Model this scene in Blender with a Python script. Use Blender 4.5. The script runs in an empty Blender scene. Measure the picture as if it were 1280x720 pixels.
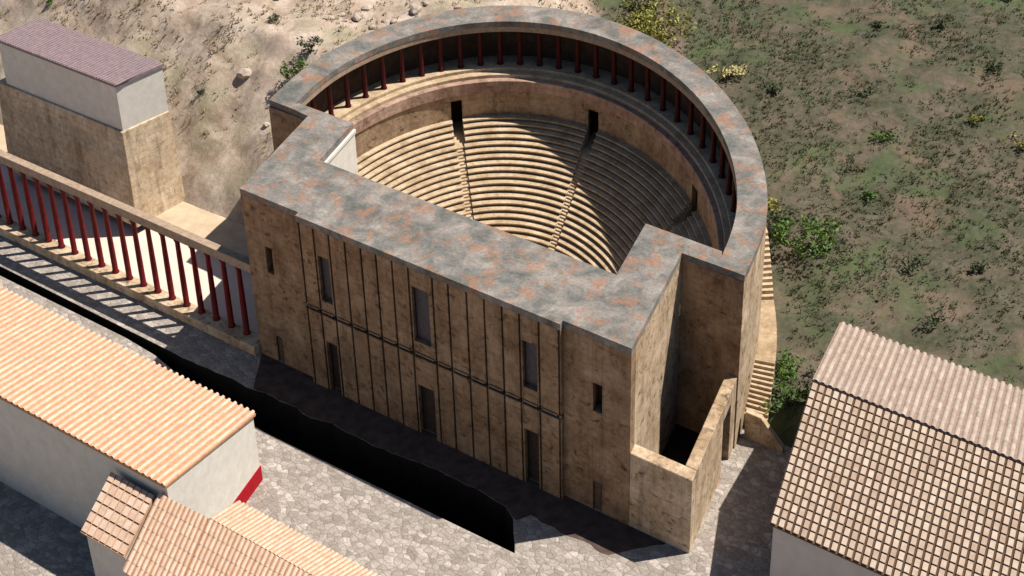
import bpy, bmesh, math, random
from mathutils import Vector, Matrix, noise as mnoise
sc = bpy.context.scene
COL = sc.collection
random.seed(7)
R = math.radians
# ------------------------------------------------------------------ plan of the theatre
SK = -0.30                       # the site is skewed: side walls lean off the square
KV = 1.22                        # the cavea is a half oval, deeper than wide
YC, RO, RI, H = 9.85, 19.90, 17.79, 13.34
D1, W1, D2, D3 = 5.71, 11.80, 9.96, 11.51
def P(u, v, z): return (u + SK*v, v, z)          # theatre plan -> world
def smooth(a, b, x):
    t = max(0., min(1., (x-a)/(b-a))); return t*t*(3-2*t)
def E(th, rho, z):                                # polar point of the cavea (degrees from the axis)
    t = R(th); return P(rho*math.sin(t), YC + KV*rho*math.cos(t), z)
def rout(th): return RO - (0.47 if th > 0 else 0.25)*smooth(70, 89.7, abs(th))
def rin(th):  return RI - 0.28*smooth(70, 89.7, abs(th))
# ------------------------------------------------------------------ helpers
ORG = {}
class MB:
    def __init__(s): s.bm = bmesh.new()
    def face(s, pts):
        vs = [s.bm.verts.new(p) for p in pts]
        return s.bm.faces.new(vs)
    def prism(s, pts, z0, z1):                    # pts: world xy polygon, ccw or cw
        n = len(pts)
        a = [s.bm.verts.new((p[0], p[1], z0)) for p in pts]
        b = [s.bm.verts.new((p[0], p[1], z1)) for p in pts]
        s.bm.faces.new(a[::-1]); s.bm.faces.new(b)
        for i in range(n):
            j = (i+1) % n; s.bm.faces.new((a[i], a[j], b[j], b[i]))
    def hexa(s, p):                               # 8 points: bottom 4, top 4
        v = [s.bm.verts.new(q) for q in p]
        for f in ((3,2,1,0),(4,5,6,7),(0,1,5,4),(1,2,6,5),(2,3,7,6),(3,0,4,7)):
            s.bm.faces.new([v[i] for i in f])
    def pbox(s, u0, u1, v0, v1, z0, z1):          # box in theatre plan
        s.prism([P(u0,v0,0), P(u1,v0,0), P(u1,v1,0), P(u0,v1,0)], z0, z1)
    def box(s, x0, x1, y0, y1, z0, z1):
        s.prism([(x0,y0),(x1,y0),(x1,y1),(x0,y1)], z0, z1)
    def ring(s, t0, t1, r0, r1, z0, z1, step=2.0):  # annular block, r may be functions
        f0 = r0 if callable(r0) else (lambda t: r0)
        f1 = r1 if callable(r1) else (lambda t: r1)
        n = max(1, int(math.ceil((t1-t0)/step)))
        prev = None
        for i in range(n+1):
            t = t0 + (t1-t0)*i/n
            q = [s.bm.verts.new(c) for c in (E(t,f0(t),z0), E(t,f1(t),z0), E(t,f1(t),z1), E(t,f0(t),z1))]
            if prev:
                for a in range(4):
                    b = (a+1) % 4
                    s.bm.faces.new((prev[a], prev[b], q[b], q[a]))
            else: s.bm.faces.new(q[::-1])
            prev = q
        s.bm.faces.new(prev)
    def lathe(s, c, prof, n=14):
        rows = []
        for r, z in prof:
            rows.append([s.bm.verts.new((c[0]+r*math.cos(2*math.pi*i/n), c[1]+r*math.sin(2*math.pi*i/n), c[2]+z)) for i in range(n)])
        for a, b in zip(rows, rows[1:]):
            for i in range(n):
                j = (i+1) % n; s.bm.faces.new((a[i], a[j], b[j], b[i]))
        s.bm.faces.new(rows[0][::-1]); s.bm.faces.new(rows[-1])
    def build(s, name, mat, parent=None, smoothed=False, bevel=0):
        bmesh.ops.recalc_face_normals(s.bm, faces=s.bm.faces)
        if bevel:
            bmesh.ops.bevel(s.bm, geom=[e for e in s.bm.edges if e.is_manifold and e.calc_face_angle(0) > .6],
                            offset=bevel, segments=1, affect='EDGES', profile=.5)
        o = ORG.get(parent.name, Vector((0,0,0))) if parent else Vector((0,0,0))
        if o.length: bmesh.ops.translate(s.bm, verts=s.bm.verts, vec=-o)
        me = bpy.data.meshes.new(name); s.bm.to_mesh(me); s.bm.free()
        if smoothed:
            for p in me.polygons: p.use_smooth = True
        me.materials.append(mat)
        ob = bpy.data.objects.new(name, me); COL.objects.link(ob)
        if parent: ob.parent = parent; ORG[ob.name] = o
        return ob
def tag(o, label=None, cat=None, group=None, kind=None):
    if label: o['label'] = label
    if cat: o['category'] = cat
    if group: o['group'] = group
    if kind: o['kind'] = kind
    return o
def thing(name, loc, label, cat, group=None):
    o = bpy.data.objects.new(name, None); COL.objects.link(o); o.location = loc
    o.empty_display_size = .5
    ORG[o.name] = Vector(loc); return tag(o, label, cat, group)
def dup(o, loc):
    c = o.copy(); COL.objects.link(c); c.parent = o.parent; c.location = loc; return c
# ------------------------------------------------------------------ materials
def mat(name, rough=.9):
    m = bpy.data.materials.new(name); m.use_nodes = True
    nt = m.node_tree; b = nt.nodes['Principled BSDF']
    b.inputs['Roughness'].default_value = rough
    b.inputs['Specular IOR Level'].default_value = .25
    return m, nt, b
def nd(nt, t, **kw):
    n = nt.nodes.new(t)
    for k, v in kw.items():
        if k in n.inputs: n.inputs[k].default_value = v
        else: setattr(n, k, v)
    return n
def coords(nt, scale=(1,1,1), rot=(0,0,0)):
    g = nd(nt, 'ShaderNodeNewGeometry'); mp = nd(nt, 'ShaderNodeMapping')
    mp.inputs['Scale'].default_value = scale; mp.inputs['Rotation'].default_value = rot
    nt.links.new(g.outputs['Position'], mp.inputs['Vector']); return mp.outputs[0]
def noise(nt, vec, scale, detail=4, rough=.6, dist=0.):
    n = nd(nt, 'ShaderNodeTexNoise', Scale=scale, Detail=detail, Roughness=rough, Distortion=dist)
    nt.links.new(vec, n.inputs['Vector']); return n
def ramp(nt, fac, stops, interp='LINEAR'):
    r = nd(nt, 'ShaderNodeValToRGB'); e = r.color_ramp.elements; r.color_ramp.interpolation = interp
    while len(e) < len(stops): e.new(.5)
    for k, (p, c) in zip(e, stops):
        k.position = p; k.color = (c, c, c, 1) if isinstance(c, (int, float)) else (*c, 1)
    nt.links.new(fac, r.inputs[0]); return r.outputs[0]
def mix(nt, fac, a, b, mode='MIX'):
    m = nd(nt, 'ShaderNodeMix', data_type='RGBA', blend_type=mode)
    for s, v in ((0, fac), (6, a), (7, b)):
        if hasattr(v, 'is_linked'): nt.links.new(v, m.inputs[s])
        elif s == 0: m.inputs[0].default_value = v
        else: m.inputs[s].default_value = (*v, 1)
    return m.outputs[2]
def bump(nt, b, h, dist=.03, strength=.6):
    n = nd(nt, 'ShaderNodeBump', Strength=strength, Distance=dist)
    nt.links.new(h, n.inputs['Height']); nt.links.new(n.outputs[0], b.inputs['Normal'])
def setc(nt, b, c): nt.links.new(c, b.inputs['Base Color'])

def m_wall(name, c0, c1, c2, stain=(.07,.045,.03), amount=1., streak=True):
    """old plaster over rubble: blotches, rain streaks, dark put-log holes"""
    m, nt, b = mat(name)
    v = coords(nt)
    n1 = noise(nt, v, .45, 6, .62, .3); base = ramp(nt, n1.outputs[0], [(.3, c0), (.52, c1), (.72, c2)])
    n2 = noise(nt, v, 2.6, 5, .65)
    c = mix(nt, .55, base, ramp(nt, n2.outputs[0], [(.32, (.45,.42,.4)), (.6, (1,1,1))]), 'MULTIPLY')
    if streak:
        vs = coords(nt, (1.3, 1.3, .12)); n3 = noise(nt, vs, 1.1, 4, .6)
        f = ramp(nt, n3.outputs[0], [(.5, 0.), (.75, .5)]); c = mix(nt, f, c, stain)
    nb = noise(nt, coords(nt, (.9,.9,1.3)), 1.7, 5, .62, .8)
    f2 = ramp(nt, nb.outputs[0], [(.55, 0.), (.67, .85*amount)]); c = mix(nt, f2, c, stain)
    nl = noise(nt, coords(nt, (1.,1.,.8), (.4,.2,.9)), .55, 6, .66, .4)
    c = mix(nt, ramp(nt, nl.outputs[0], [(.5, 0.), (.68, .55)]), c, tuple(min(1., k*1.12+.03) for k in c2))
    # faint courses of squared blocks
    g = nd(nt, 'ShaderNodeNewGeometry'); sx = nd(nt, 'ShaderNodeSeparateXYZ'); nt.links.new(g.outputs['Position'], sx.inputs[0])
    ma = nd(nt, 'ShaderNodeMath', operation='MULTIPLY_ADD'); nt.links.new(sx.outputs['Y'], ma.inputs[0]); ma.inputs[1].default_value = -.83; nt.links.new(sx.outputs['X'], ma.inputs[2])
    cb = nd(nt, 'ShaderNodeCombineXYZ'); nt.links.new(ma.outputs[0], cb.inputs[0]); nt.links.new(sx.outputs['Z'], cb.inputs[1])
    dv = nd(nt, 'ShaderNodeVectorMath', operation='MULTIPLY_ADD'); nt.links.new(n2.outputs['Color'], dv.inputs[0]); dv.inputs[1].default_value = (.12,.12,.12); nt.links.new(cb.outputs[0], dv.inputs[2])
    bk = nd(nt, 'ShaderNodeTexBrick', Scale=1., offset=.5); bk.inputs['Mortar Size'].default_value = .022; bk.inputs['Mortar Smooth'].default_value = .5
    bk.inputs['Brick Width'].default_value = 1.05; bk.inputs['Row Height'].default_value = .48
    bk.inputs['Color1'].default_value = (1,1,1,1); bk.inputs['Color2'].default_value = (.80,.79,.78,1); bk.inputs['Mortar'].default_value = (.62,.58,.54,1)
    nt.links.new(dv.outputs[0], bk.inputs['Vector'])
    c = mix(nt, .75, c, bk.outputs['Color'], 'MULTIPLY')
    setc(nt, b, c)
    n4 = noise(nt, v, 7., 4); bump(nt, b, n4.outputs[0], .05, .5)
    return m
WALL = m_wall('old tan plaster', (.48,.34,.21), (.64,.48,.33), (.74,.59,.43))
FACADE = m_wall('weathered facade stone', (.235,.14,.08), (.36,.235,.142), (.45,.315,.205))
PODIUM = m_wall('podium stone', (.30,.20,.12), (.42,.30,.20), (.5,.37,.25), amount=.9)
PINK = m_wall('pinkish parapet stone', (.38,.24,.18), (.48,.32,.25), (.55,.39,.30), amount=.7)
ROCKWALL = m_wall('tan rubble revetment', (.62,.46,.30), (.76,.60,.42), (.82,.67,.5), amount=.45)
STEPS = m_wall('pale stair stone', (.50,.38,.24), (.62,.48,.32), (.68,.54,.38), amount=.3, streak=False)

def m_seat():
    m, nt, b = mat('worn limestone seats')
    v = coords(nt)
    c = ramp(nt, noise(nt, v, .9, 6, .65).outputs[0], [(.28, (.34,.24,.15)), (.5, (.56,.43,.29)), (.72, (.70,.57,.42))])
    c = mix(nt, .6, c, ramp(nt, noise(nt, v, 4.2, 4, .7).outputs[0], [(.3, (.5,.44,.38)), (.6, (1,1,1))]), 'MULTIPLY')
    setc(nt, b, c); bump(nt, b, noise(nt, v, 9, 3).outputs[0], .03, .5); return m
SEAT = m_seat()

def m_roof():
    m, nt, b = mat('lichen mottled roof slabs', .85)
    v = coords(nt)
    big = noise(nt, v, .55, 6, .62, .5)
    c = ramp(nt, big.outputs[0], [(.32, (.12,.125,.118)), (.45, (.20,.195,.185)), (.56, (.29,.26,.24)), (.7, (.40,.365,.335))])
    og = noise(nt, coords(nt, (1,1,1), (0,0,.7)), .8, 5, .62, .5)
    c = mix(nt, ramp(nt, og.outputs[0], [(.51, 0.), (.64, .72)]), c, (.37,.19,.115))
    gr = noise(nt, coords(nt, (1.1,1.1,1.1), (0,0,1.9)), .8, 5, .65)
    c = mix(nt, ramp(nt, gr.outputs[0], [(.54, 0.), (.68, .55)]), c, (.10,.13,.118))
    f = noise(nt, v, 4.5, 5, .7)
    c = mix(nt, .8, c, ramp(nt, f.outputs[0], [(.3, (.55,.55,.54)), (.62, (1.,1.,1.))]), 'MULTIPLY')
    setc(nt, b, c); bump(nt, b, f.outputs[0], .06, .6); return m
ROOF = m_roof()

def m_flat(name, c, var=.25, scale=3., rough=.8, bmp=.0):
    m, nt, b = mat(name, rough)
    v = coords(nt); n = noise(nt, v, scale, 5, .65)
    setc(nt, b, mix(nt, 1., c, ramp(nt, n.outputs[0], [(.3, 1-var), (.7, 1.+var*.3)]), 'MULTIPLY'))
    if bmp: bump(nt, b, n.outputs[0], bmp)
    return m
WHITE = m_flat('white limewash', (.74,.70,.64), .14, 1.4, bmp=.03)
GREYW = m_flat('grey limewash', (.60,.55,.52), .12, 1.1, bmp=.03)
REDP = m_flat('red painted plinth', (.42,.004,.014), .2, 2.)
REDC = m_flat('dark red column paint', (.16,.007,.009), .45, 2.2, .6)
BEAM = m_flat('brown timber beam', (.42,.31,.23), .35, 2.5, bmp=.03)
SHUTTER = m_flat('slate blue shutter', (.115,.10,.115), .3, 3.)
DOORW = m_flat('dark wooden door', (.06,.042,.036), .4, 4.)
GALL = m_flat('shade-darkened brown plaster', (.075,.05,.036), .5, 1.2, .9)  # brown plaster darkened to stand in for the gallery's shade
REDD = m_flat('shade-darkened red column paint', (.065,.0035,.004), .5, 2.2, .7)  # red column paint darkened for the shade under the ring roof
SHADESTRIP = m_flat('dark brown painted shade', (.11,.075,.064), .6, 1.1, .95, bmp=.1)  # dark colour paints the shade at the facade foot
VOID = m_flat('near-black opening shade', (.035,.025,.02), .4, 2.)  # near-black stands in for the unlit depth of slits and passages
PLAZA = m_flat('pale pink court floor', (.76,.62,.54), .12, .9, bmp=.01)
TERR = m_flat('cream terrace floor', (.60,.47,.33), .25, .8, bmp=.03)
SHADEBLACK = m_flat('near-black shade fill', (.012,.011,.010), .5, 1.5, .95)  # near-black stands in for deep shade, in the trench and annex
PURPLE = m_flat('purple slate roof', (.30,.225,.24), .3, 2.5, bmp=.03)
UNDER = m_flat('shadowed roof bed', (.13,.075,.043), .4, 3.)
ORANGE = m_flat('orange pan tiles', (.58,.30,.165), .3, 3.)
STEM = m_flat('bark', (.10,.07,.05), .4, 5.)

def m_tile(name, c0, c1, c2):
    m, nt, b = mat(name, .85)
    v = coords(nt)
    g = nd(nt, 'ShaderNodeNewGeometry')
    r = ramp(nt, g.outputs['Random Per Island'], [(0., c0), (.5, c1), (1., c2)])
    c = mix(nt, .7, r, ramp(nt, noise(nt, v, 2.2, 5, .7).outputs[0], [(.3, (.68,.62,.57)), (.62, (1,1,1))]), 'MULTIPLY')
    setc(nt, b, c); bump(nt, b, noise(nt, v, 12, 3).outputs[0], .02, .5); return m
TILE_A = m_tile('peach clay tiles', (.63,.45,.345), (.68,.50,.385), (.72,.55,.44))
TILE_B = m_tile('pale pinkish clay tiles', (.48,.36,.28), (.58,.46,.37), (.64,.53,.44))

def m_paving():
    m, nt, b = mat('stone paving', .9)
    v = coords(nt, (1,1.25,1), (0,0,.2))
    d = noise(nt, v, 1.6, 3); vm = nd(nt, 'ShaderNodeVectorMath', operation='MULTIPLY_ADD')
    nt.links.new(d.outputs['Color'], vm.inputs[0]); vm.inputs[1].default_value = (.5,.5,.5); nt.links.new(v, vm.inputs[2])
    vo = nd(nt, 'ShaderNodeTexVoronoi', Scale=1.9); nt.links.new(vm.outputs[0], vo.inputs['Vector'])
    ve = nd(nt, 'ShaderNodeTexVoronoi', Scale=1.9, feature='DISTANCE_TO_EDGE'); nt.links.new(vm.outputs[0], ve.inputs['Vector'])
    sep = nd(nt, 'ShaderNodeSeparateColor'); nt.links.new(vo.outputs['Color'], sep.inputs[0])
    c = ramp(nt, sep.outputs[0], [(0., (.30,.265,.24)), (.4, (.42,.375,.34)), (.7, (.48,.43,.395)), (1., (.60,.54,.50))])
    c = mix(nt, ramp(nt, noise(nt, v, 1.1, 5, .65).outputs[0], [(.36, .75), (.58, 0.)]), c, (.29,.25,.22))
    c = mix(nt, ramp(nt, ve.outputs['Distance'], [(.0, .5), (.09, 0.)]), c, (.24,.205,.18))
    c = mix(nt, .8, c, ramp(nt, noise(nt, v, 5, 5, .7).outputs[0], [(.3, (.62,.6,.58)), (.62, (1.,1.,1.))]), 'MULTIPLY')
    setc(nt, b, c); bump(nt, b, ramp(nt, ve.outputs['Distance'], [(0., 0.), (.12, 1.)]), .05, .6); return m
PAVE = m_paving()

def m_ground():
    m, nt, b = mat('hillside soil and scrub', 1.)
    v = coords(nt)
    # dry beige soil (left), streaked down the steep bank
    vs = coords(nt, (1,1,.30))
    n1 = noise(nt, vs, .35, 8, .66, .5)
    dry = ramp(nt, n1.outputs[0], [(.28, (.30,.22,.165)), (.44, (.46,.365,.29)), (.58, (.575,.475,.395)), (.75, (.70,.60,.52))])
    n2 = noise(nt, vs, 2.2, 7, .7)
    dry = mix(nt, .75, dry, ramp(nt, n2.outputs[0], [(.3, (.5,.46,.42)), (.62, (1,1,1))]), 'MULTIPLY')
    gp = noise(nt, v, .22, 5, .6)
    dry = mix(nt, ramp(nt, gp.outputs[0], [(.52, 0.), (.66, .6)]), dry, (.30,.28,.18))
    pk = noise(nt, coords(nt, (1,1,1), (0,0,1.)), .17, 5, .6)
    dry = mix(nt, ramp(nt, pk.outputs[0], [(.54, 0.), (.66, .6)]), dry, (.52,.39,.32))
    # dull olive scrub soil (right)
    n3 = noise(nt, v, .3, 8, .68, .6)
    wet = ramp(nt, n3.outputs[0], [(.3, (.048,.058,.03)), (.46, (.095,.094,.06)), (.58, (.14,.115,.082)), (.75, (.20,.155,.125))])
    wet = mix(nt, .7, wet, ramp(nt, noise(nt, v, 2.5, 6, .7).outputs[0], [(.3, (.45,.45,.42)), (.65, (1.1,1.1,1.1))]), 'MULTIPLY')
    wet = mix(nt, ramp(nt, noise(nt, coords(nt, (1,1,1), (0,0,.5)), .16, 6, .65, .6).outputs[0], [(.52, 0.), (.64, .7)]), wet, (.075,.115,.045))
    wet = mix(nt, ramp(nt, noise(nt, coords(nt, (1,1,1), (0,0,2.2)), .22, 6, .65, .6).outputs[0], [(.54, 0.), (.66, .65)]), wet, (.20,.135,.10))
    wet = mix(nt, ramp(nt, noise(nt, coords(nt, (1,1,1), (0,0,3.2)), .9, 6, .7).outputs[0], [(.54, 0.), (.72, .5)]), wet, (.16,.155,.135))
    at = nd(nt, 'ShaderNodeAttribute', attribute_name='scrub')
    md = nd(nt, 'ShaderNodeMath', operation='MULTIPLY_ADD'); nt.links.new(noise(nt, v, .6, 5).outputs[0], md.inputs[0])
    md.inputs[1].default_value = .5; nt.links.new(at.outputs['Fac'], md.inputs[2])
    f = ramp(nt, md.outputs[0], [(.6, 0.), (.85, 1.)])
    setc(nt, b, mix(nt, f, dry, wet)); bump(nt, b, n2.outputs[0], .15, .6); return m
GROUND = m_ground()

def m_leaf(name, stops):
    m, nt, b = mat(name, .7)
    g = nd(nt, 'ShaderNodeNewGeometry')
    c = ramp(nt, g.outputs['Random Per Island'], stops)
    n = noise(nt, coords(nt), .5, 4)
    c = mix(nt, .6, c, ramp(nt, n.outputs[0], [(.35, (.6,.6,.55)), (.65, (1,1,1))]), 'MULTIPLY')
    setc(nt, b, c); b.inputs['Subsurface Weight'].default_value = 0.; return m
LEAF_G = m_leaf('green shrub leaves', [(0., (.05,.10,.018)), (.5, (.09,.18,.035)), (1., (.15,.25,.05))])
LEAF_Y = m_leaf('yellow green shrub leaves', [(0., (.13,.14,.025)), (.5, (.26,.25,.055)), (1., (.42,.38,.11))])
LEAF_D = m_leaf('dusty dark leaves', [(0., (.06,.08,.04)), (.5, (.09,.11,.058)), (1., (.12,.135,.08))])
LEAF_P = m_leaf('pale yellow blooms', [(0., (.30,.28,.10)), (.5, (.48,.42,.18)), (1., (.62,.55,.30))])
GRASS = m_leaf('olive grass blades', [(0., (.065,.085,.035)), (.35, (.085,.10,.045)), (.7, (.115,.11,.065)), (1., (.16,.135,.09))])
DRYG = m_leaf('dry straw tufts', [(0., (.20,.15,.07)), (.5, (.34,.26,.14)), (1., (.46,.37,.22))])
STONE = m_flat('pale hillside boulders', (.52,.43,.36), .35, 1.5, .95, bmp=.1)

# ------------------------------------------------------------------ terrain
def fbm(x, y, s, o=4): return mnoise.fractal(Vector((x*s, y*s, 3.7)), 1., 2., o)
def scrub_w(x, y):                      # 0 dry bank (left) .. 1 scrub slope (right)
    u = x - SK*y
    return smooth(-11, 3, u + 2.5*fbm(x, y, .07))
def height(x, y):
    u = x - SK*y
    w = smooth(-12, 6, u)
    yl = y - .5*fbm(x, y, .25, 3)
    edge = 9.5 + 3*smooth(-33, -36, x)*0
    left = -.3 + 1.7*smooth(8.6, 9.4, y) + 9.4*min(1., max(0., (yl-edge)/11.5))**.85 + max(0., y-20)*.085
    left += smooth(9.4, 12, y)*(.55*fbm(x, y, .22) + .25*fbm(x, y, .8, 3))
    v0 = 11.9
    right = -.12 + 1.35*smooth(v0-.2, v0+2.2, y) + .15*max(0., min(y-13, 45)) + max(0., y-58)*.04
    right += smooth(v0, v0+3, y)*(.35*fbm(x, y, .2) + .12*fbm(x, y, .9, 3))
    z = left*(1-w) + right*w
    rho = math.hypot(u, (y-YC)/KV)
    if y > 3 and -19.6 < u < 19.2 and (y < YC or rho < RO+1.2):
        z = min(z, -1.5 + max(z+1.5, 0)*(smooth(RO-.5, RO-.05, rho) if y > YC+.5 else smooth(19.3, 19.7, abs(u))))
    return z
def axis(pts):
    out = []
    for a, b, st in pts:
        n = int(round((b-a)/st)); out += [a + (b-a)*i/n for i in range(n)]
    return out + [pts[-1][1]]
XS = axis([(-2500,-400,350), (-400,-130,45), (-130,-70,3), (-70,45,.55), (45,110,4), (110,400,48), (400,2500,350)])
YS = axis([(-2500,-300,370), (-300,-45,42), (-45,8,3), (8,16,.3), (16,60,.55), (60,120,2.5), (120,420,50), (420,2500,350)])
bm = bmesh.new(); grid = []
for y in YS:
    grid.append([bm.verts.new((x, y, height(x, y))) for x in XS])
for j in range(len(YS)-1):
    for i in range(len(XS)-1):
        # hole for the added shade trench
        x, y = (XS[i]+XS[i+1])/2, (YS[j]+YS[j+1])/2
        if -45 < y < 8 and -130 < x < 60: continue
        bm.faces.new((grid[j][i], grid[j][i+1], grid[j+1][i+1], grid[j+1][i]))
for v in [v for v in bm.verts if not v.link_faces]: bm.verts.remove(v)
me = bpy.data.meshes.new('hillside'); bm.to_mesh(me); bm.free()
at = me.attributes.new('scrub', 'FLOAT', 'POINT')
for i, v in enumerate(me.vertices): at.data[i].value = scrub_w(v.co.x, v.co.y)
for p in me.polygons: p.use_smooth = True
me.materials.append(GROUND)
hill = bpy.data.objects.new('hillside', me); COL.objects.link(hill); tag(hill, kind='structure')

# paving with the added shade trench cut into it
NORTH = [(-125,-3.3), (-40,-3.35), (-20.6,-3.55), (-14.5,-3.35), (-8,-3.2), (-1.9,-3.1), (3,-2.75), (6.2,-2.75), (7.8,-3.05), (8.9,-3.6), (9.7,-4.4), (10.4,-5.4)]
_n = []
for (xa_, ya_), (xb_, yb_) in zip(NORTH, NORTH[1:]):
    m_ = max(1, int((xb_-xa_)/.7)) if xa_ > -41 else 1
    for i in range(m_):
        f_ = i/m_; x_ = xa_+(xb_-xa_)*f_
        _n.append((x_, ya_+(yb_-ya_)*f_ + (.3*mnoise.noise(Vector((x_*.55, 7.1, 0))) + .16*mnoise.noise(Vector((x_*1.9, 2.1, 0))) if xa_ > -30 else 0)))
NORTH = _n + [NORTH[-1]]
SOUTH = [(-125,-4.2), (-40,-4.2), (-25,-4.25), (-21.7,-4.5), (-16,-5.75), (-9.4,-6.3), (2,-6.12), (10.85,-6.0)]
mb = MB()
XW, XE = -130.4, 60.
def sheet(pts, z): mb.face([(x, y, z) for x, y in pts])
sheet([(XW,12.6)] + [(XW,-3.3)] + NORTH + [(10.85,-6.0), (XE,-6.0), (XE,12.6)], 0.)
sheet([(XW,-45.5), (XE,-45.5), (XE,-6.0)] + SOUTH[::-1] + [(XW,-4.2)], 0.)
mb.build('pavement', PAVE)
tag(bpy.data.objects['pavement'], kind='structure')
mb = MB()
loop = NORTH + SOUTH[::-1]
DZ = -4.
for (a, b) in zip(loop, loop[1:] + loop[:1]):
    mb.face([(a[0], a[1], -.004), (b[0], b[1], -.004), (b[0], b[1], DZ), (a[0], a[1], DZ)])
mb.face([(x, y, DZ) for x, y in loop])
tag(mb.build('added_shade_trench', SHADEBLACK), kind='structure')  # added trench, cut deep and coloured black to read as deep shade

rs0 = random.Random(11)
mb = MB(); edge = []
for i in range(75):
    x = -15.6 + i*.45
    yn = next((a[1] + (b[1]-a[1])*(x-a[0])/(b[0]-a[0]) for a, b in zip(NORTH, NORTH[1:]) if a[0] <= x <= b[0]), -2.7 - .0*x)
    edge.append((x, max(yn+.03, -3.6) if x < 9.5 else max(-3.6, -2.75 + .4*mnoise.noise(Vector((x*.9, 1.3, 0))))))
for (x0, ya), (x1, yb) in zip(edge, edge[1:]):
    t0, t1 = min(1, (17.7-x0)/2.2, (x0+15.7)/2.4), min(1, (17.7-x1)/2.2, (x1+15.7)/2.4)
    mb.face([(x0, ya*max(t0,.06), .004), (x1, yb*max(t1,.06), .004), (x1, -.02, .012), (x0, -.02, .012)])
tag(mb.build('shade_strip', SHADESTRIP), kind='structure')  # dark sheet on the paving, painted shade along the facade
# raised court behind the colonnade and terrace beyond it
mb = MB(); mb.prism([(-125,-.28), (-15.84,-.28), (-18.4,8.4), (-125,8.4)], .004, .72)
tag(mb.build('courtyard', PLAZA), kind='structure')
mb = MB(); mb.prism([(-125,6.35), (-17.75,6.35), (-18.9,10.2), (-125,10.2)], .72, 1.5)
tag(mb.build('terrace', TERR, bevel=.05), kind='structure')

# ------------------------------------------------------------------ theatre
TL = P(0, 8, 0)
T = thing('roman_theatre', TL, 'roofless tan stone theatre with curved seating tiers and a mottled flat roof rim', 'theatre')
TZ = H - .46                         # underside of the roof slabs
RN = [89.6 - 1.4*i for i in range(129)]
def arc(mb, f0, f1, z0, z1, t0=-89.6, t1=89.6, step=1.4): mb.ring(t0, t1, f0, f1, z0, z1, step)
# roof
mb = MB()
mb.pbox(-15.8, 15, 0, D1, TZ, H); mb.pbox(-10.6, 10.2, -.4, 0, TZ, H)
mb.pbox(W1, 15, D1, D3, TZ, H); mb.pbox(-15.8, -12.2, D1, 10.85, TZ, H)
tr = [t for t in RN if YC + KV*rin(t)*math.cos(R(t)) < D3 and t > 0]
mb.prism([P(15, D2, 0)] + [E(t, rin(t), 0) for t in tr] + [P(rin(tr[-1])-.15, D3, 0), P(15, D3, 0)], TZ, H)
tl = [t for t in RN if YC + KV*rin(t)*math.cos(R(t)) < 10.9 and t < 0][::-1]
mb.prism([P(-15.8, 9.82, 0)] + [E(t, rin(t), 0) for t in tl] + [P(-rin(tl[-1])+.15, 10.85, 0), P(-15.8, 10.85, 0)], TZ, H)
arc(mb, rin, rout, TZ, H)
mb.build('roof', ROOF, T)
# outer ring wall, cross walls
mb = MB()
arc(mb, lambda t: rout(t)-.7, lambda t: rout(t)-.01, -.5, TZ)
mb.build('curved_wall', WALL, T)
for a_ in ((15.003, 19.40, D2+.01, 9.996), (-19.62, -15.8, 9.84, 9.99)):
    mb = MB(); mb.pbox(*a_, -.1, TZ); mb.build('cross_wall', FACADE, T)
# stage building core and wings
mb = MB()
mb.pbox(-15.79, 14.99, .9, 5.35, -.1, TZ)
mb.pbox(W1+.01, 14.99, 5.35, D3-.01, -.1, TZ)
mb.pbox(-15.79, -12.21, 5.35, 10.84, -.1, TZ)
mb.build('stage_wall', WALL, T)
mb = MB(); mb.pbox(-12.21, -12.13, 5.4, 10.86, .3, TZ-.25)
mb.pbox(-12.21, -12.02, 5.4, 10.9, TZ-.25, TZ-.02)
mb.build('plaster_wall', WHITE, T)
# facade: end bays with slits, middle bay of upright strips
def bay(mb, u0, u1, v0, v1, z0, z1, holes):
    """wall front made of boxes round rectangular holes (ua,ub,za,zb), holes in one column"""
    ua, ub = holes[0][0], holes[0][1]
    mb.pbox(u0, ua, v0, v1, z0, z1); mb.pbox(ub, u1, v0, v1, z0, z1)
    z = z0
    for _, _, za, zb in sorted(holes, key=lambda h: h[2]):
        if za > z: mb.pbox(ua, ub, v0, v1, z, za)
        z = zb
    if z < z1: mb.pbox(ua, ub, v0, v1, z, z1)
mb = MB()
bay(mb, -15.8, -10.6, 0, .9, -.1, TZ, [(-14.1,-13.5,7.35,9.45), (-14.1,-13.5,-.1,2.2)])
bay(mb, 10.2, 15, 0, .9, -.1, TZ, [(12.34,13.0,7.68,9.75), (12.34,13.0,-.1,2.25)])
# grooves between strips
G = [-10.42,-9.18,-7.87,-6.51,-5.17,-3.92,-2.62,-1.32,.58,1.82,3.24,4.58,5.91,7.2,8.62,10.08]
HOLES = {1:((7.4,10.9),(-.1,4.1)), 7:((7.45,11.6),(-.1,4.0)), 13:((7.6,11.05),(-.1,4.35))}
GW = .075
strips = [(-10.6, G[0]-GW)] + [(a+GW, b-GW) for a, b in zip(G, G[1:])] + [(G[-1]+GW, 10.2)]
for i, (a, b) in enumerate(strips):
    k = i-1
    if k in HOLES:
        up, lo = HOLES[k]; ua, ub = a+.1, min(b-.1, a+1.45)
        bay(mb, a, b, -.4, .3, 6.52, TZ, [(ua, ub, *up)]); bay(mb, a, b, -.4, .3, -.1, 6.22, [(ua, ub, *lo)])
    else:
        mb.pbox(a, b, -.4, .3, 6.52, TZ); mb.pbox(a, b, -.4, .3, -.1, 6.22)
for g in G: mb.pbox(g-.074, g+.074, -.2, .29, -.1, 6.21); mb.pbox(g-.074, g+.074, -.2, .29, 6.53, TZ-.003)
mb.pbox(-10.59, 10.19, .3, .9, 4.6, 7.2)
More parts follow.
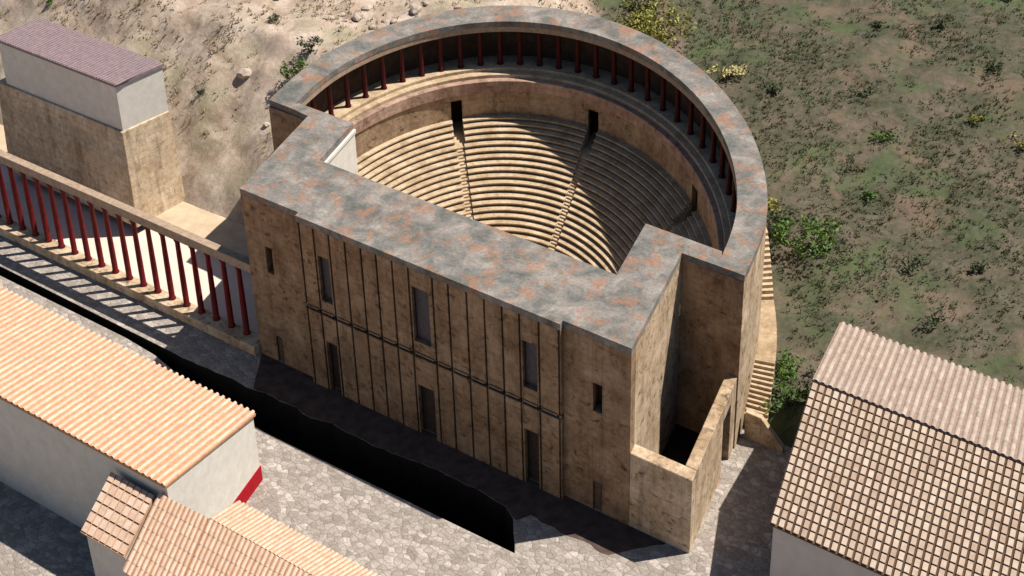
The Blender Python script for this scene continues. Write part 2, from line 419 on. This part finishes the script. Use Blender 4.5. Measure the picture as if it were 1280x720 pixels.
for a, b in zip([-10.59]+[9.9], [-10.3]+[10.19]): mb.pbox(a, b, .3, .9, 7.2, TZ)
for i, (a, b) in enumerate(strips):           # infill behind the strips, leaving the openings deep
    if i-1 in HOLES:
        up, lo = HOLES[i-1]
        mb.pbox(a-.17, b+.17, .3, .9, up[1]+.1, TZ)
    elif 0 < i < 16: mb.pbox(a-.02, b+.02, .3, .9, 7.2, TZ); mb.pbox(a-.02, b+.02, .3, .9, -.1, 4.6)
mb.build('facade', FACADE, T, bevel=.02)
mb = MB(); 
for a, b in strips: mb.pbox(a+.1, b-.1, -.5, -.4, 6.53, 6.63)
mb.build('string_course', FACADE, T)
def opening(name, u0, u1, z0, z1, v, m, fr):
    mb = MB(); mb.pbox(u0, u1, v, v+.08, z0, z1); o = mb.build(name, m, T)
    mb = MB(); w = .07
    for a, b, c, d in ((u0,u0+w,z0,z1),(u1-w,u1,z0,z1),(u0+w,u1-w,z1-w,z1)): mb.pbox(a, b, v-.1, v-.002, c, d)
    mb.build('frame', fr, o)
for k, (up, lo) in HOLES.items():
    a, b = strips[k+1]; ua, ub = a+.1, min(b-.1, a+1.45)
    opening('window', ua, ub, up[0], up[1], .02, SHUTTER, DOORW)
    opening('door', ua, ub, 0, lo[1], .1, DOORW, DOORW)
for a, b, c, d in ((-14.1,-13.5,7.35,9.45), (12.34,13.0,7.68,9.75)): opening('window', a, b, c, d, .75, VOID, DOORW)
for a, b, c, d in ((-14.1,-13.5,0,2.2), (12.34,13.0,0,2.25)): opening('door', a, b, c, d, .12, m_flat('brown plank door', (.14,.09,.06), .4, 3.) , DOORW)
# ring portico
mb = MB(); arc(mb, lambda t: rin(t)+.03, lambda t: rin(t)+.6, TZ-.42, TZ); mb.build('architrave', BEAM, T)
FZ = 9.55
mb = MB()
arc(mb, 17.58, lambda t: rout(t)-.7, FZ-.35, FZ, -88, 88)
arc(mb, 17.1, 17.58, FZ-.6, FZ-.26, -88, 88)
mb.build('portico_floor', SEAT, T, bevel=.03)
mb = MB(); mb.lathe(TL, [(.25,0),(.25,.12),(.2,.17),(.19,1.2),(.165,TZ-.42-FZ-.18),(.21,TZ-.42-FZ-.14),(.23,TZ-.42-FZ)], 12)
c0 = mb.build('column', REDD, T, True)
for i in range(31):
    p = Vector(E(-80.2+5.345*i, 18.08, FZ)) - Vector(TL)
    c = c0 if i == 0 else dup(c0, p)
    c.location = p
mb = MB(); arc(mb, lambda t: rout(t)-.78, lambda t: rout(t)-.705, FZ, TZ-.002, -88, 88); mb.build('gallery_shade_lining', GALL, T)  # added lining, its dark colour stands in for gallery shade
# pink parapet, podium wall with the doorways
AIS = [-80., -39.6, 1.2, 41.8, 81.]
VOM = AIS[1:4]
mb = MB(); arc(mb, 16.68, 17.1, 8.05, 9.02, -88, 88); mb.build('parapet', PINK, T, bevel=.03)
mb = MB()
def hw(rho): return math.degrees(.52/(rho*1.08))
edges = [-88.]
for a in VOM: edges += [a-hw(16.8), a+hw(16.8)]
edges += [88.]
for a, b in zip(edges[::2], edges[1::2]): mb.ring(a, b, 16.78, 17.2, 4.0, 8.05, 1.4)
for a in VOM: mb.ring(a-hw(16.8), a+hw(16.8), 16.78, 17.2, 7.6, 8.05, 1.4)
mb.build('podium_wall', PODIUM, T)
# seat rows and stepped aisles
NR, TR, RR, Z0 = 21, .385, .281, 6.02
for i in range(NR):
    mb = MB(); r1 = 16.82 - TR*i; r0 = 16.75 - TR*(i+1); z = Z0 - RR*i
    e = [-88.]
    for a in AIS: e += [a-hw(r1)*(.95 if i < 4 else .66), a+hw(r1)*(.95 if i < 4 else .66)]
    e += [88.]
    for a, b in zip(e[::2], e[1::2]):
        if b > a:
            mb.ring(a, b, r0+.15, r1+(.3 if i else 0), (4.2 if i < 4 else z-.75), z-.1, 2.2)
            mb.ring(a, b, r0, r1, z-.1, z, 2.2)
    mb.build('seat_row', SEAT, T)
for a in AIS:
    mb = MB(); first = 4 if a in VOM else 0
    for i in range(first, NR):
        r1 = 16.75 - TR*i; z = Z0 - RR*i
        mb.ring(a-hw(r1)*.66, a+hw(r1)*.66, r1-TR, r1+.2, z-.6, z-.30, 5)
        mb.ring(a-hw(r1)*.66, a+hw(r1)*.66, r1-TR*.5, r1+.2, z-.30, z-.15, 5)
    if a in VOM: mb.ring(a-hw(14)*1.0, a+hw(14)*1.0, 15.15, 19., 4.3, 4.72, 5)
    mb.build('aisle_stair', SEAT, T)
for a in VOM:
    mb = MB(); mb.ring(a-3.2, a+3.2, 18.2, 18.4, 4.2, 9.5, 3); mb.build('passage_shade_backing', VOID, T)
mb = MB(); mb.prism([E(t, 8.6, 0) for t in range(-89, 90, 4)] + [P(8.6, D1-.3, 0), P(-8.6, D1-.3, 0)], .01, .14)
mb.build('orchestra_floor', SEAT, T)
# low annex on the right flank
mb = MB()
mb.pbox(15.003, 19.33, .012, .95, -.1, 5.68)
mb.pbox(18.55, 19.325, .95, 6.95, -.1, 5.70); mb.pbox(18.55, 19.325, 6.95, 8.75, 4.5, 5.70); mb.pbox(18.55, 19.325, 8.75, 9.955, -.1, 5.70)
mb.build('annex_wall', WALL, T, bevel=.04)
mb = MB(); mb.pbox(18.62, 18.72, 6.95, 8.75, 0, 4.5); mb.build('door', DOORW, T)
mb = MB(); mb.pbox(15.004, 18.548, .952, 9.955, .004, .03); mb.build('annex_floor', SHADEBLACK, T)  # floor coloured near-black to paint the shade inside the annex
# outer staircase hugging the curved wall
mb = MB()
def stair(t0, t1, z0, z1, n):
    for i in range(n):
        a = t0 + (t1-t0)*i/n; b = t0 + (t1-t0)*(i+1)/n; z = z0 + (z1-z0)*(i+1)/n
        mb.ring(b, a, lambda t: rout(t)-.03, 21.15, -.6, z, 1.5)
stair(84, 77, .8, 3.3, 12)
mb.ring(62.6, 77, lambda t: rout(t)-.03, 21.17, -.6, 3.3, 1.5)
stair(62.6, 54.5, 3.3, 6.4, 12)
mb.ring(44, 54.5, lambda t: rout(t)-.03, 21.15, -.6, 6.4, 1.5)
mb.build('outer_staircase', STEPS, T)
mb = MB()
y0, y1 = 11.35, 11.75
mb.prism([P(19.72,y0,0), P(20.9,y0,0), P(20.9,y1,0), P(19.72,y1,0)], -.1, 2.05)
a = P(20.9,y0,0); b = P(22.6,y0,0); c = P(22.6,y1,0); d = P(20.9,y1,0)
mb.hexa([(*a[:2],-.1), (*b[:2],-.1), (*c[:2],-.1), (*d[:2],-.1), (*a[:2],2.0), (*b[:2],.35), (*c[:2],.35), (*d[:2],2.0)])
mb.build('stair_end_wall', WALL, T, bevel=.03)

# ------------------------------------------------------------------ colonnade left of the stage
CL = (-45, .1, 0)
K = thing('colonnade', CL, 'colonnade of dark red columns under a brown beam beside the stage front', 'colonnade')
mb = MB(); mb.box(-125, -15.83, -.55, -.281, .004, .8); mb.box(-125, -15.83, -.281, .75, .722, .8); mb.build('stylobate', WALL, K, bevel=.03)
mb = MB(); mb.box(-125, -15.83, .12, .66, 6.5, 7.12); mb.box(-125, -15.83, .06, .72, 7.12, 7.26); mb.build('beam', BEAM, K, bevel=.02)
mb = MB(); mb.lathe(CL, [(.27,0),(.27,.14),(.215,.2),(.21,2.2),(.17,5.4),(.2,5.46),(.25,5.6),(.25,5.7)], 14)
c0 = mb.build('column', REDC, K, True)
for i in range(46):
    p = Vector((-17.36 - 1.49*i, .36, .8)) - Vector(CL)
    c = c0 if i == 0 else dup(c0, p)
    c.location = p

# ------------------------------------------------------------------ tiled roofs
def lerp(a, b, t): return tuple(a[i]+(b[i]-a[i])*t for i in range(3))
def tiled(name, A, B, C, D, pitch, rows, m, bed, parent, gap=.22, round_=True, hgt=.09, jit=.01):
    """slope quad: A,B = high edge, D,C = low edge (A over D); cover tiles in courses on a bed"""
    rnd = random.Random(hash(name) % 99 + int(A[0]*7))
    Av, Bv, Cv, Dv = map(Vector, (A, B, C, D))
    n = (Bv-Av).cross(Dv-Av).normalized()
    if n.z < 0: n = -n
    mb = MB()
    q = [Av, Bv, Cv, Dv]
    mb.hexa([p - n*.16 for p in q] + [p for p in q])
    roof = mb.build(name, bed, parent)
    mb = MB()
    W = (Bv-Av).length; nt_ = max(1, int(round(W/pitch)))
    L = (Dv-Av).length
    for i in range(nt_):
        s0, s1 = (i + gap*.5)/nt_, (i+1 - gap*.5)/nt_
        for j in range(rows):
            t0 = j/rows; t1 = min(1.008, (j+1)/rows + (.012 if round_ else -.16/rows))
            dz = .018 + rnd.uniform(0, jit*.5); js = rnd.uniform(-.03, .03)/nt_ if round_ else 0.
            ns = 5 if round_ else 2
            lo, hi = [], []
            for k in range(ns+1):
                f = k/ns; s = s0 + (s1-s0)*f + js
                hh = hgt*math.sin(math.pi*f)**.7 if round_ else hgt
                top = Av.lerp(Bv, s).lerp(Dv.lerp(Cv, s), t0); bot = Av.lerp(Bv, s).lerp(Dv.lerp(Cv, s), t1)
                hi.append(mb.bm.verts.new(top + n*(hh*.8 + .004))); lo.append(mb.bm.verts.new(bot + n*(hh + dz)))
            for k in range(ns): mb.bm.faces.new((hi[k], hi[k+1], lo[k+1], lo[k]))
            e0 = mb.bm.verts.new(Av.lerp(Bv, s0+js).lerp(Dv.lerp(Cv, s0+js), t1) + n*.003)
            e1 = mb.bm.verts.new(Av.lerp(Bv, s1+js).lerp(Dv.lerp(Cv, s1+js), t1) + n*.003)
            mb.bm.faces.new([e0] + lo[::1] + [e1])
            if not round_:
                h0 = mb.bm.verts.new(Av.lerp(Bv, s0+js).lerp(Dv.lerp(Cv, s0+js), t0) + n*.003)
                h1 = mb.bm.verts.new(Av.lerp(Bv, s1+js).lerp(Dv.lerp(Cv, s1+js), t0) + n*.003)
                mb.bm.faces.new((h0, hi[0], lo[0], e0)); mb.bm.faces.new((h1, e1, lo[-1], hi[-1]))
    mb.build('cover_tiles', m, roof)
    return roof
def walls(mb, base, tops):
    n = len(base)
    a = [mb.bm.verts.new((x, y, -.1)) for x, y in base]; b = [mb.bm.verts.new((x, y, z)) for (x, y), z in zip(base, tops)]
    mb.bm.faces.new(a[::-1]); mb.bm.faces.new(b)
    for i in range(n):
        j = (i+1) % n; mb.bm.faces.new((a[i], a[j], b[j], b[i]))
# right house: gable, ridge parallel to the street
E0 = (24.98,-.94,6.); RG = (22.31,8.24,9.); FE = (19.52,17.15,7.)
HW = 15.
hr = thing('gabled_house', (30, 8, 0), 'grey walled house with pale grid patterned gable roof right of the theatre', 'house')
def off(p, dx): return (p[0]+dx, p[1], p[2])
tiled('roof', RG, off(RG,HW), off(E0,HW), E0, .47, 17, TILE_B, UNDER, hr, .36, False, .08)
RG2 = (RG[0]-.06, RG[1]+.13, RG[2]+.12)
tiled('roof', off(RG2,HW), RG2, FE, off(FE,HW), .47, 12, m_tile('greyish pink clay tiles', (.38,.31,.265), (.44,.365,.315), (.50,.42,.365)), m_flat('pinkish pan tiles', (.34,.24,.19), .3, 3.), hr, .34, True, .09)
def ins(a, b, t): return (a[0]+(b[0]-a[0])*t, a[1]+(b[1]-a[1])*t, a[2]+(b[2]-a[2])*t)
mb = MB(); i0 = ins(E0, RG, .035); i2 = ins(FE, RG, .04); xi = .18
prof = [(i0[0]+xi, i0[1], i0[2]-.18), (RG[0]+xi, RG[1], RG[2]-.19), (i2[0]+xi, i2[1], i2[2]-.18)]
for x in (0,):
    lo = [mb.bm.verts.new((p[0], p[1], -.1)) for p in prof]; hi = [mb.bm.verts.new(p) for p in prof]
    lo2 = [mb.bm.verts.new((p[0]+HW-2*xi, p[1], -.1)) for p in prof]; hi2 = [mb.bm.verts.new((p[0]+HW-2*xi, p[1], p[2])) for p in prof]
    for i in range(2):
        mb.bm.faces.new((lo[i], lo[i+1], hi[i+1], hi[i])); mb.bm.faces.new((lo2[i], hi2[i], hi2[i+1], lo2[i+1]))
        mb.bm.faces.new((hi[i], hi[i+1], hi2[i+1], hi2[i]))
    mb.bm.faces.new((lo[0], hi[0], hi2[0], lo2[0])); mb.bm.faces.new((lo[2], lo2[2], hi2[2], hi[2]))
mb.build('wall', GREYW, hr)

# lower left: shed roofed white house, set out on the same skew as the theatre
Tc = (-6.15, -9.75, 5.3); Lc = (-3.1, -19.8, 8.0)
W_ = 30.
h1 = thing('shed_roofed_house', (-18, -14, 0), 'white house with peach striped shed roof and a red plinth left of the paving', 'house')
tiled('roof', off(Lc,-W_), Lc, Tc, off(Tc,-W_), .52, 7, TILE_A, ORANGE, h1, .46, True, .09)
mb = MB(); walls(mb, [(Tc[0]-.12,Tc[1]-.15), (Lc[0]-.12,Lc[1]+.15), (Lc[0]-W_,Lc[1]+.15), (Tc[0]-W_,Tc[1]-.15)], [Tc[2]-.12, Lc[2]-.2, Lc[2]-.2, Tc[2]-.12])
mb.build('wall', WHITE, h1)
mb = MB(); d = Vector((Lc[0]-Tc[0], Lc[1]-Tc[1])).normalized()
a = Vector((Tc[0]-.12, Tc[1]-.15)); b = a + d*9; nx = Vector((-d.y, d.x))*.06
mb.prism([a - d*.05 + nx, b + nx, b - nx*.4, a - d*.05 - nx*.4], .004, 1.15)
mb.build('plinth', REDP, h1)
# front gabled house with the finer tiles, and the lean-to joining both
h2 = thing('long_gabled_house', (8, -20, 0), 'long low house with a fine ribbed cream gable roof in the bottom corner', 'house')
Ra, Rb = (.22,-19.78,7.32), (30,-20.0,7.32)
Fa, Fb = (-.71,-16.8,6.0), (30,-16.8,6.0)
Na, Nb = (1.75,-24.4,5.3), (30,-24.6,5.3)
tiled('roof', Rb, Ra, Fa, Fb, .30, 5, TILE_A, ORANGE, h2, .27, True, .06)
tiled('roof', (Ra[0],Ra[1]-.02,Ra[2]), (Rb[0],Rb[1]-.02,Rb[2]), Nb, Na, .36, 7, TILE_A, ORANGE, h2, .27, True, .07)
mb = MB()
gb = [(Fa[0]+.25,Fa[1]-.2), (Fb[0],Fb[1]-.2), (Rb[0],Rb[1]), (Nb[0],Nb[1]+.3), (Na[0]+.1,Na[1]+.3), (Ra[0]+.2,Ra[1])]
walls(mb, gb, [5.86, 5.86, 7.1, 5.2, 5.2, 7.1]); mb.build('wall', WHITE, h2)
h3 = thing('lean_to', (-2, -21.5, 0), 'lean-to with ribbed peach tile roof between the two white houses', 'lean-to')
Sa, Sb = (-3.75,-19.86,7.25), (.16,-19.81,7.34)
Sc, Sd = (1.7,-24.4,5.3), (-2.5,-24.15,5.3)
tiled('roof', Sa, Sb, Sc, Sd, .36, 7, TILE_A, ORANGE, h3, .27, True, .07)
mb = MB(); walls(mb, [(Sa[0]+.15,Sa[1]-.1), (Sb[0],Sb[1]-.1), (Sc[0],Sc[1]+.3), (Sd[0]+.15,Sd[1]+.3)], [7.0, 7.1, 5.2, 5.2]); mb.build('wall', WHITE, h3)
h4 = thing('tiled_porch', (-9, -21, 0), 'small porch with coarse grid tiles below the eave of the white house', 'porch')
tiled('roof', (-7.6,-20.0,7.0), (-3.95,-20.0,7.0), (-2.9,-23.6,5.6), (-6.5,-23.6,5.6), .55, 6, TILE_A, m_flat('rusty bedding', (.55,.32,.2), .3, 3.), h4, .2, False, .05)
mb = MB(); walls(mb, [(-4.1,-20.1), (-7.4,-20.1), (-6.4,-23.3), (-3.2,-23.3)], [6.75, 6.75, 5.45, 5.45]); mb.build('wall', WHITE, h4)

# upper left: white house on a tan revetment
CX, CY = -33.35, 9.75
h5 = thing('purple_roofed_house', (-40, 8, 9.3), 'white house with a dull purple roof on a tan revetment by the bank', 'house')
mb = MB(); walls(mb, [(CX,CY), (-47,CY), (-47,5.6), (CX-.5,5.6)], [13.0]*4)
for v in mb.bm.verts:
    if v.co.z < 0: v.co.z = 9.2
mb.build('wall', WHITE, h5)
mb = MB(); mb.hexa([(CX+.12,CY+.15,13.0), (-47,CY+.15,13.0), (-47,5.45,13.0), (CX-.38,5.45,13.0), (CX+.12,CY+.15,13.22), (-47,CY+.15,13.22), (-47,5.45,13.22), (CX-.38,5.45,13.22)])
rf = mb.build('roof', PURPLE, h5)
mb = MB()
for i in range(46):
    x = CX-.25 - i*.3
    mb.box(x-.07, x+.07, 5.5, CY+.1, 13.222, 13.27)
mb.build('seam', PURPLE, rf)
rv = thing('revetment', (-40, 8, 1.5), 'stained tan revetment carrying the white purple roofed house', 'retaining wall')
mb = MB(); mb.hexa([(CX+.35,CY+.1,1.4), (-48,CY+.1,1.4), (-48,4.9,1.4), (CX+.15,4.9,1.4), (CX+.06,CY+.02,9.3), (-48,CY+.02,9.3), (-48,5.4,9.3), (CX-.4,5.4,9.3)])
mb.build('wall', ROCKWALL, rv, bevel=.06)

# ------------------------------------------------------------------ plants and stones
def leaves(mb, c, rx, rz, n, size, rnd, flat=.5):
    cl = [(rnd.uniform(-.65,.65)*rx, rnd.uniform(-.65,.65)*rx, rnd.uniform(.25,.9)*rz, rnd.uniform(.25,.5)) for _ in range(9)]
    for _ in range(n):
        k = rnd.choice(cl)
        d = Vector((rnd.gauss(0,1), rnd.gauss(0,1), rnd.gauss(0,1))).normalized()*rnd.random()**.45
        p = Vector(c) + Vector((k[0] + d.x*k[3]*rx, k[1] + d.y*k[3]*rx, max(.03, k[2] + d.z*k[3]*rz)))
        a = Vector((rnd.gauss(0,1), rnd.gauss(0,1), rnd.gauss(0,.6))).normalized()
        b = a.cross(Vector((rnd.gauss(0,1), rnd.gauss(0,1), rnd.gauss(0,1)))).normalized()
        s = size*rnd.uniform(.6,1.4)
        mb.face([p - a*s, p + b*s*.45, p + a*s, p - b*s*.45])
def shrub(x, y, rx, rz, m, label, n=420, size=.13, name='shrub', group=None):
    rnd = random.Random(int(x*31 + y*17))
    z = height(x, y) - .03
    t = thing(name, (x, y, z), label, 'shrub', group)
    mb = MB(); leaves(mb, (x, y, z), rx, rz, n, size, rnd); mb.build('foliage', m, t)
    mb = MB()
    for i in range(6):
        a = rnd.uniform(0, 6.28); e = Vector((x + math.cos(a)*rx*.5, y + math.sin(a)*rx*.5, z + rz*.7)); s = Vector((x, y, z-.1))
        d = (e-s).normalized(); p = d.orthogonal().normalized(); q = d.cross(p)
        r = .035
        lo = [mb.bm.verts.new(s + (p*math.cos(k*2.094)+q*math.sin(k*2.094))*r) for k in range(3)]
        hi = [mb.bm.verts.new(e + (p*math.cos(k*2.094)+q*math.sin(k*2.094))*r*.3) for k in range(3)]
        for k in range(3): mb.bm.faces.new((lo[k], lo[(k+1)%3], hi[(k+1)%3], hi[k]))
    mb.build('stem', STEM, t)
    return t

shrub(-28.9, 18.6, 1.5, 1.9, LEAF_G, 'round green bush by the left end of the curved wall', 420, .13)
shrub(-29.0, 20.9, .9, 1.2, LEAF_D, 'small dark bush uphill of the round green bush', 300, .12)
shrub(-18.9, 44.4, 2.4, 3.6, LEAF_G, 'bright green bush behind the top of the curved wall', 520, .15)
shrub(-21.4, 44.2, 1.8, 2.8, LEAF_G, 'low green bush left of the bright green bush behind the wall', 320, .14)
shrub(-11.3, 43.4, 3.3, 3.3, LEAF_Y, 'large yellow green bush behind the curved wall', 2200, .17)
shrub(-14.2, 45.0, 2.0, 2.2, LEAF_Y, 'yellowish bush left of the large yellow green bush', 520, .16)
shrub(-4.9, 43.5, 1.6, 1.0, LEAF_P, 'pale yellow flowering clump right of the large yellow bush', 320, .15)
shrub(11.2, 27.6, 2.5, 2.4, LEAF_G, 'broad green bush on the scrub slope beside the outer staircase', 760, .17)
shrub(8.4, 28.6, 1.5, 1.7, LEAF_D, 'dark leafy bush between the broad green bush and the staircase', 360, .15)
shrub(7.0, 30.4, .8, .9, LEAF_Y, 'small lime bush close to the curved wall on the right', 200, .13)
shrub(17.9, 14.4, 1.5, 1.7, LEAF_G, 'upright green bush beside the gabled grey house', 420, .15)
shrub(16.2, 17.2, 1.2, 1.0, LEAF_G, 'low green bush behind the gabled grey house', 260, .14)
rs = random.Random(3)
def clear(x, y):
    u = x - SK*y
    if ((u)**2 + ((y-YC)/KV)**2)**.5 < RO + 2.2 and y > 5: return False
    if y < 12.6: return False
    if 19 < x < 41 and y < 18.6: return False
    return True
small = []
for _ in range(400):
    x, y = rs.uniform(-12, 36), rs.uniform(14, 68)
    if len(small) < 32 and clear(x, y) and scrub_w(x, y) > .8 and all((x-a)**2+(y-b)**2 > 9 for a, b in small): small.append((x, y))
for x, y in small:
    shrub(x, y, rs.uniform(.6, 1.3), rs.uniform(.35, .8), rs.choice([LEAF_D, LEAF_D, LEAF_G, LEAF_D, LEAF_Y]), 'low scrubby clump scattered on the dark grassy slope', 150, .13, 'scrub_clump', 'scrub clumps on the grassy slope')
small = []
for _ in range(300):
    x, y = rs.uniform(-62, -15), rs.uniform(14.2, 46)
    if len(small) < 16 and clear(x, y) and scrub_w(x, y) < .3 and all((x-a)**2+(y-b)**2 > 12 for a, b in small): small.append((x, y))
for x, y in small:
    shrub(x, y, rs.uniform(.4, .8), rs.uniform(.3, .6), rs.choice([LEAF_D, LEAF_G, LEAF_Y]), 'little dry shrub scattered on the bare beige hillside', 110, .11, 'hillside_shrub', 'little shrubs on the beige hillside')
n = 0
while n < 22:
    x, y = rs.uniform(-48, -15), rs.uniform(15, 40)
    if n < 10: x, y = rs.gauss(-26, 3.2), rs.gauss(27.5, 3.5)
    if not clear(x, y) or scrub_w(x, y) > .3: continue
    n += 1; r = rs.uniform(.18, .6); z = height(x, y)
    b = bmesh.new(); bmesh.ops.create_icosphere(b, subdivisions=2, radius=1)
    for v in b.verts:
        k = 1 + .35*mnoise.noise(v.co*1.3 + Vector((n*3.1, 0, 0))) + .15*mnoise.noise(v.co*3.1 + Vector((0, n*2.2, 0)))
        v.co = Vector((v.co.x*k*r*1.2, v.co.y*k*r, v.co.z*k*r*.7))
    me = bpy.data.meshes.new('boulder'); b.to_mesh(me); b.free(); me.materials.append(STONE)
    o = bpy.data.objects.new('boulder', me); COL.objects.link(o); o.location = (x, y, z + r*.15); o.rotation_euler = (0, 0, rs.uniform(0, 6))
    tag(o, 'pale weathered stone lying on the bare beige hillside', 'stone', 'stones on the beige hillside')
# grass, nobody could count it
def tufts(name, m, num, area, ok, h, blades):
    mb = MB(); k = 0
    while k < num:
        x, y = rs.uniform(*area[:2]), rs.uniform(*area[2:])
        if not ok(x, y): continue
        k += 1; z = height(x, y) - .02; a0 = rs.uniform(0, 6.28); hh = h*rs.uniform(.5, 1.4)
        for q in range(blades):
            a = a0 + q*6.28/blades + rs.uniform(-.5, .5); l = hh*rs.uniform(.5, 1.); w = .035 + .03*rs.random()
            dx, dy = math.cos(a), math.sin(a); ox, oy = rs.uniform(-.2,.2), rs.uniform(-.2,.2)
            mb.face([(x+ox-dy*w, y+oy+dx*w, z), (x+ox+dy*w, y+oy-dx*w, z), (x+ox+dx*l*.75, y+oy+dy*l*.75, z+l)])
    o = mb.build(name, m); tag(o, kind='stuff'); return o
patch = lambda x, y: fbm(x, y, .16) + .5*fbm(x, y, .6, 3)
tufts('grass', GRASS, 11000, (-20, 40, 12.5, 72), lambda x, y: clear(x, y) and scrub_w(x, y) > .45 + .3*rs.random() and patch(x+40, y) > rs.uniform(-.55, .35), .27, 6)
tufts('dry_grass', DRYG, 3800, (-62, -8, 13.5, 60), lambda x, y: clear(x, y) and scrub_w(x, y) < .6 and patch(x, y) > rs.uniform(-.2, .5), .3, 5)

# ------------------------------------------------------------------ camera and light
YW, PT, RL = -.6632984, .5987740, -.0303089
f = Vector((math.sin(YW)*math.cos(PT), math.cos(YW)*math.cos(PT), -math.sin(PT)))
r0 = Vector((math.cos(YW), -math.sin(YW), 0)); u0 = r0.cross(f)
r1 = r0*math.cos(RL) + u0*math.sin(RL); u1 = u0*math.cos(RL) - r0*math.sin(RL)
cd = bpy.data.cameras.new('Camera'); cam = bpy.data.objects.new('Camera', cd); COL.objects.link(cam)
M = Matrix((r1, u1, -f)).transposed().to_4x4(); M.translation = Vector((59.553965, -67.827778, 72.920038))
cam.matrix_world = M
cd.sensor_width = 36; cd.lens = 36*2218.11/1280; cd.clip_start = 1; cd.clip_end = 6000
sc.camera = cam
SD = Vector((.335, .385, .86)).normalized()
sl = bpy.data.lights.new('Sun', 'SUN'); sl.energy = 5.0; sl.angle = R(.5); sl.color = (1., .93, .82)
so = bpy.data.objects.new('Sun', sl); COL.objects.link(so); so.rotation_euler = SD.to_track_quat('Z', 'Y').to_euler(); so.location = (30, 40, 90)
w = bpy.data.worlds.new('World'); sc.world = w; w.use_nodes = True
nt = w.node_tree; bg = nt.nodes['Background']; sk = nt.nodes.new('ShaderNodeTexSky')
sk.sky_type = 'NISHITA'; sk.sun_disc = False; sk.sun_elevation = math.asin(SD.z); sk.sun_rotation = math.atan2(SD.x, SD.y)
nt.links.new(sk.outputs[0], bg.inputs[0]); bg.inputs[1].default_value = .05
vs = sc.view_settings; vs.view_transform = 'Standard'; vs.look = 'None'; vs.exposure = .3; vs.gamma = 1; vs.use_curve_mapping = False
sc.cycles.max_bounces = 5; sc.cycles.diffuse_bounces = 1
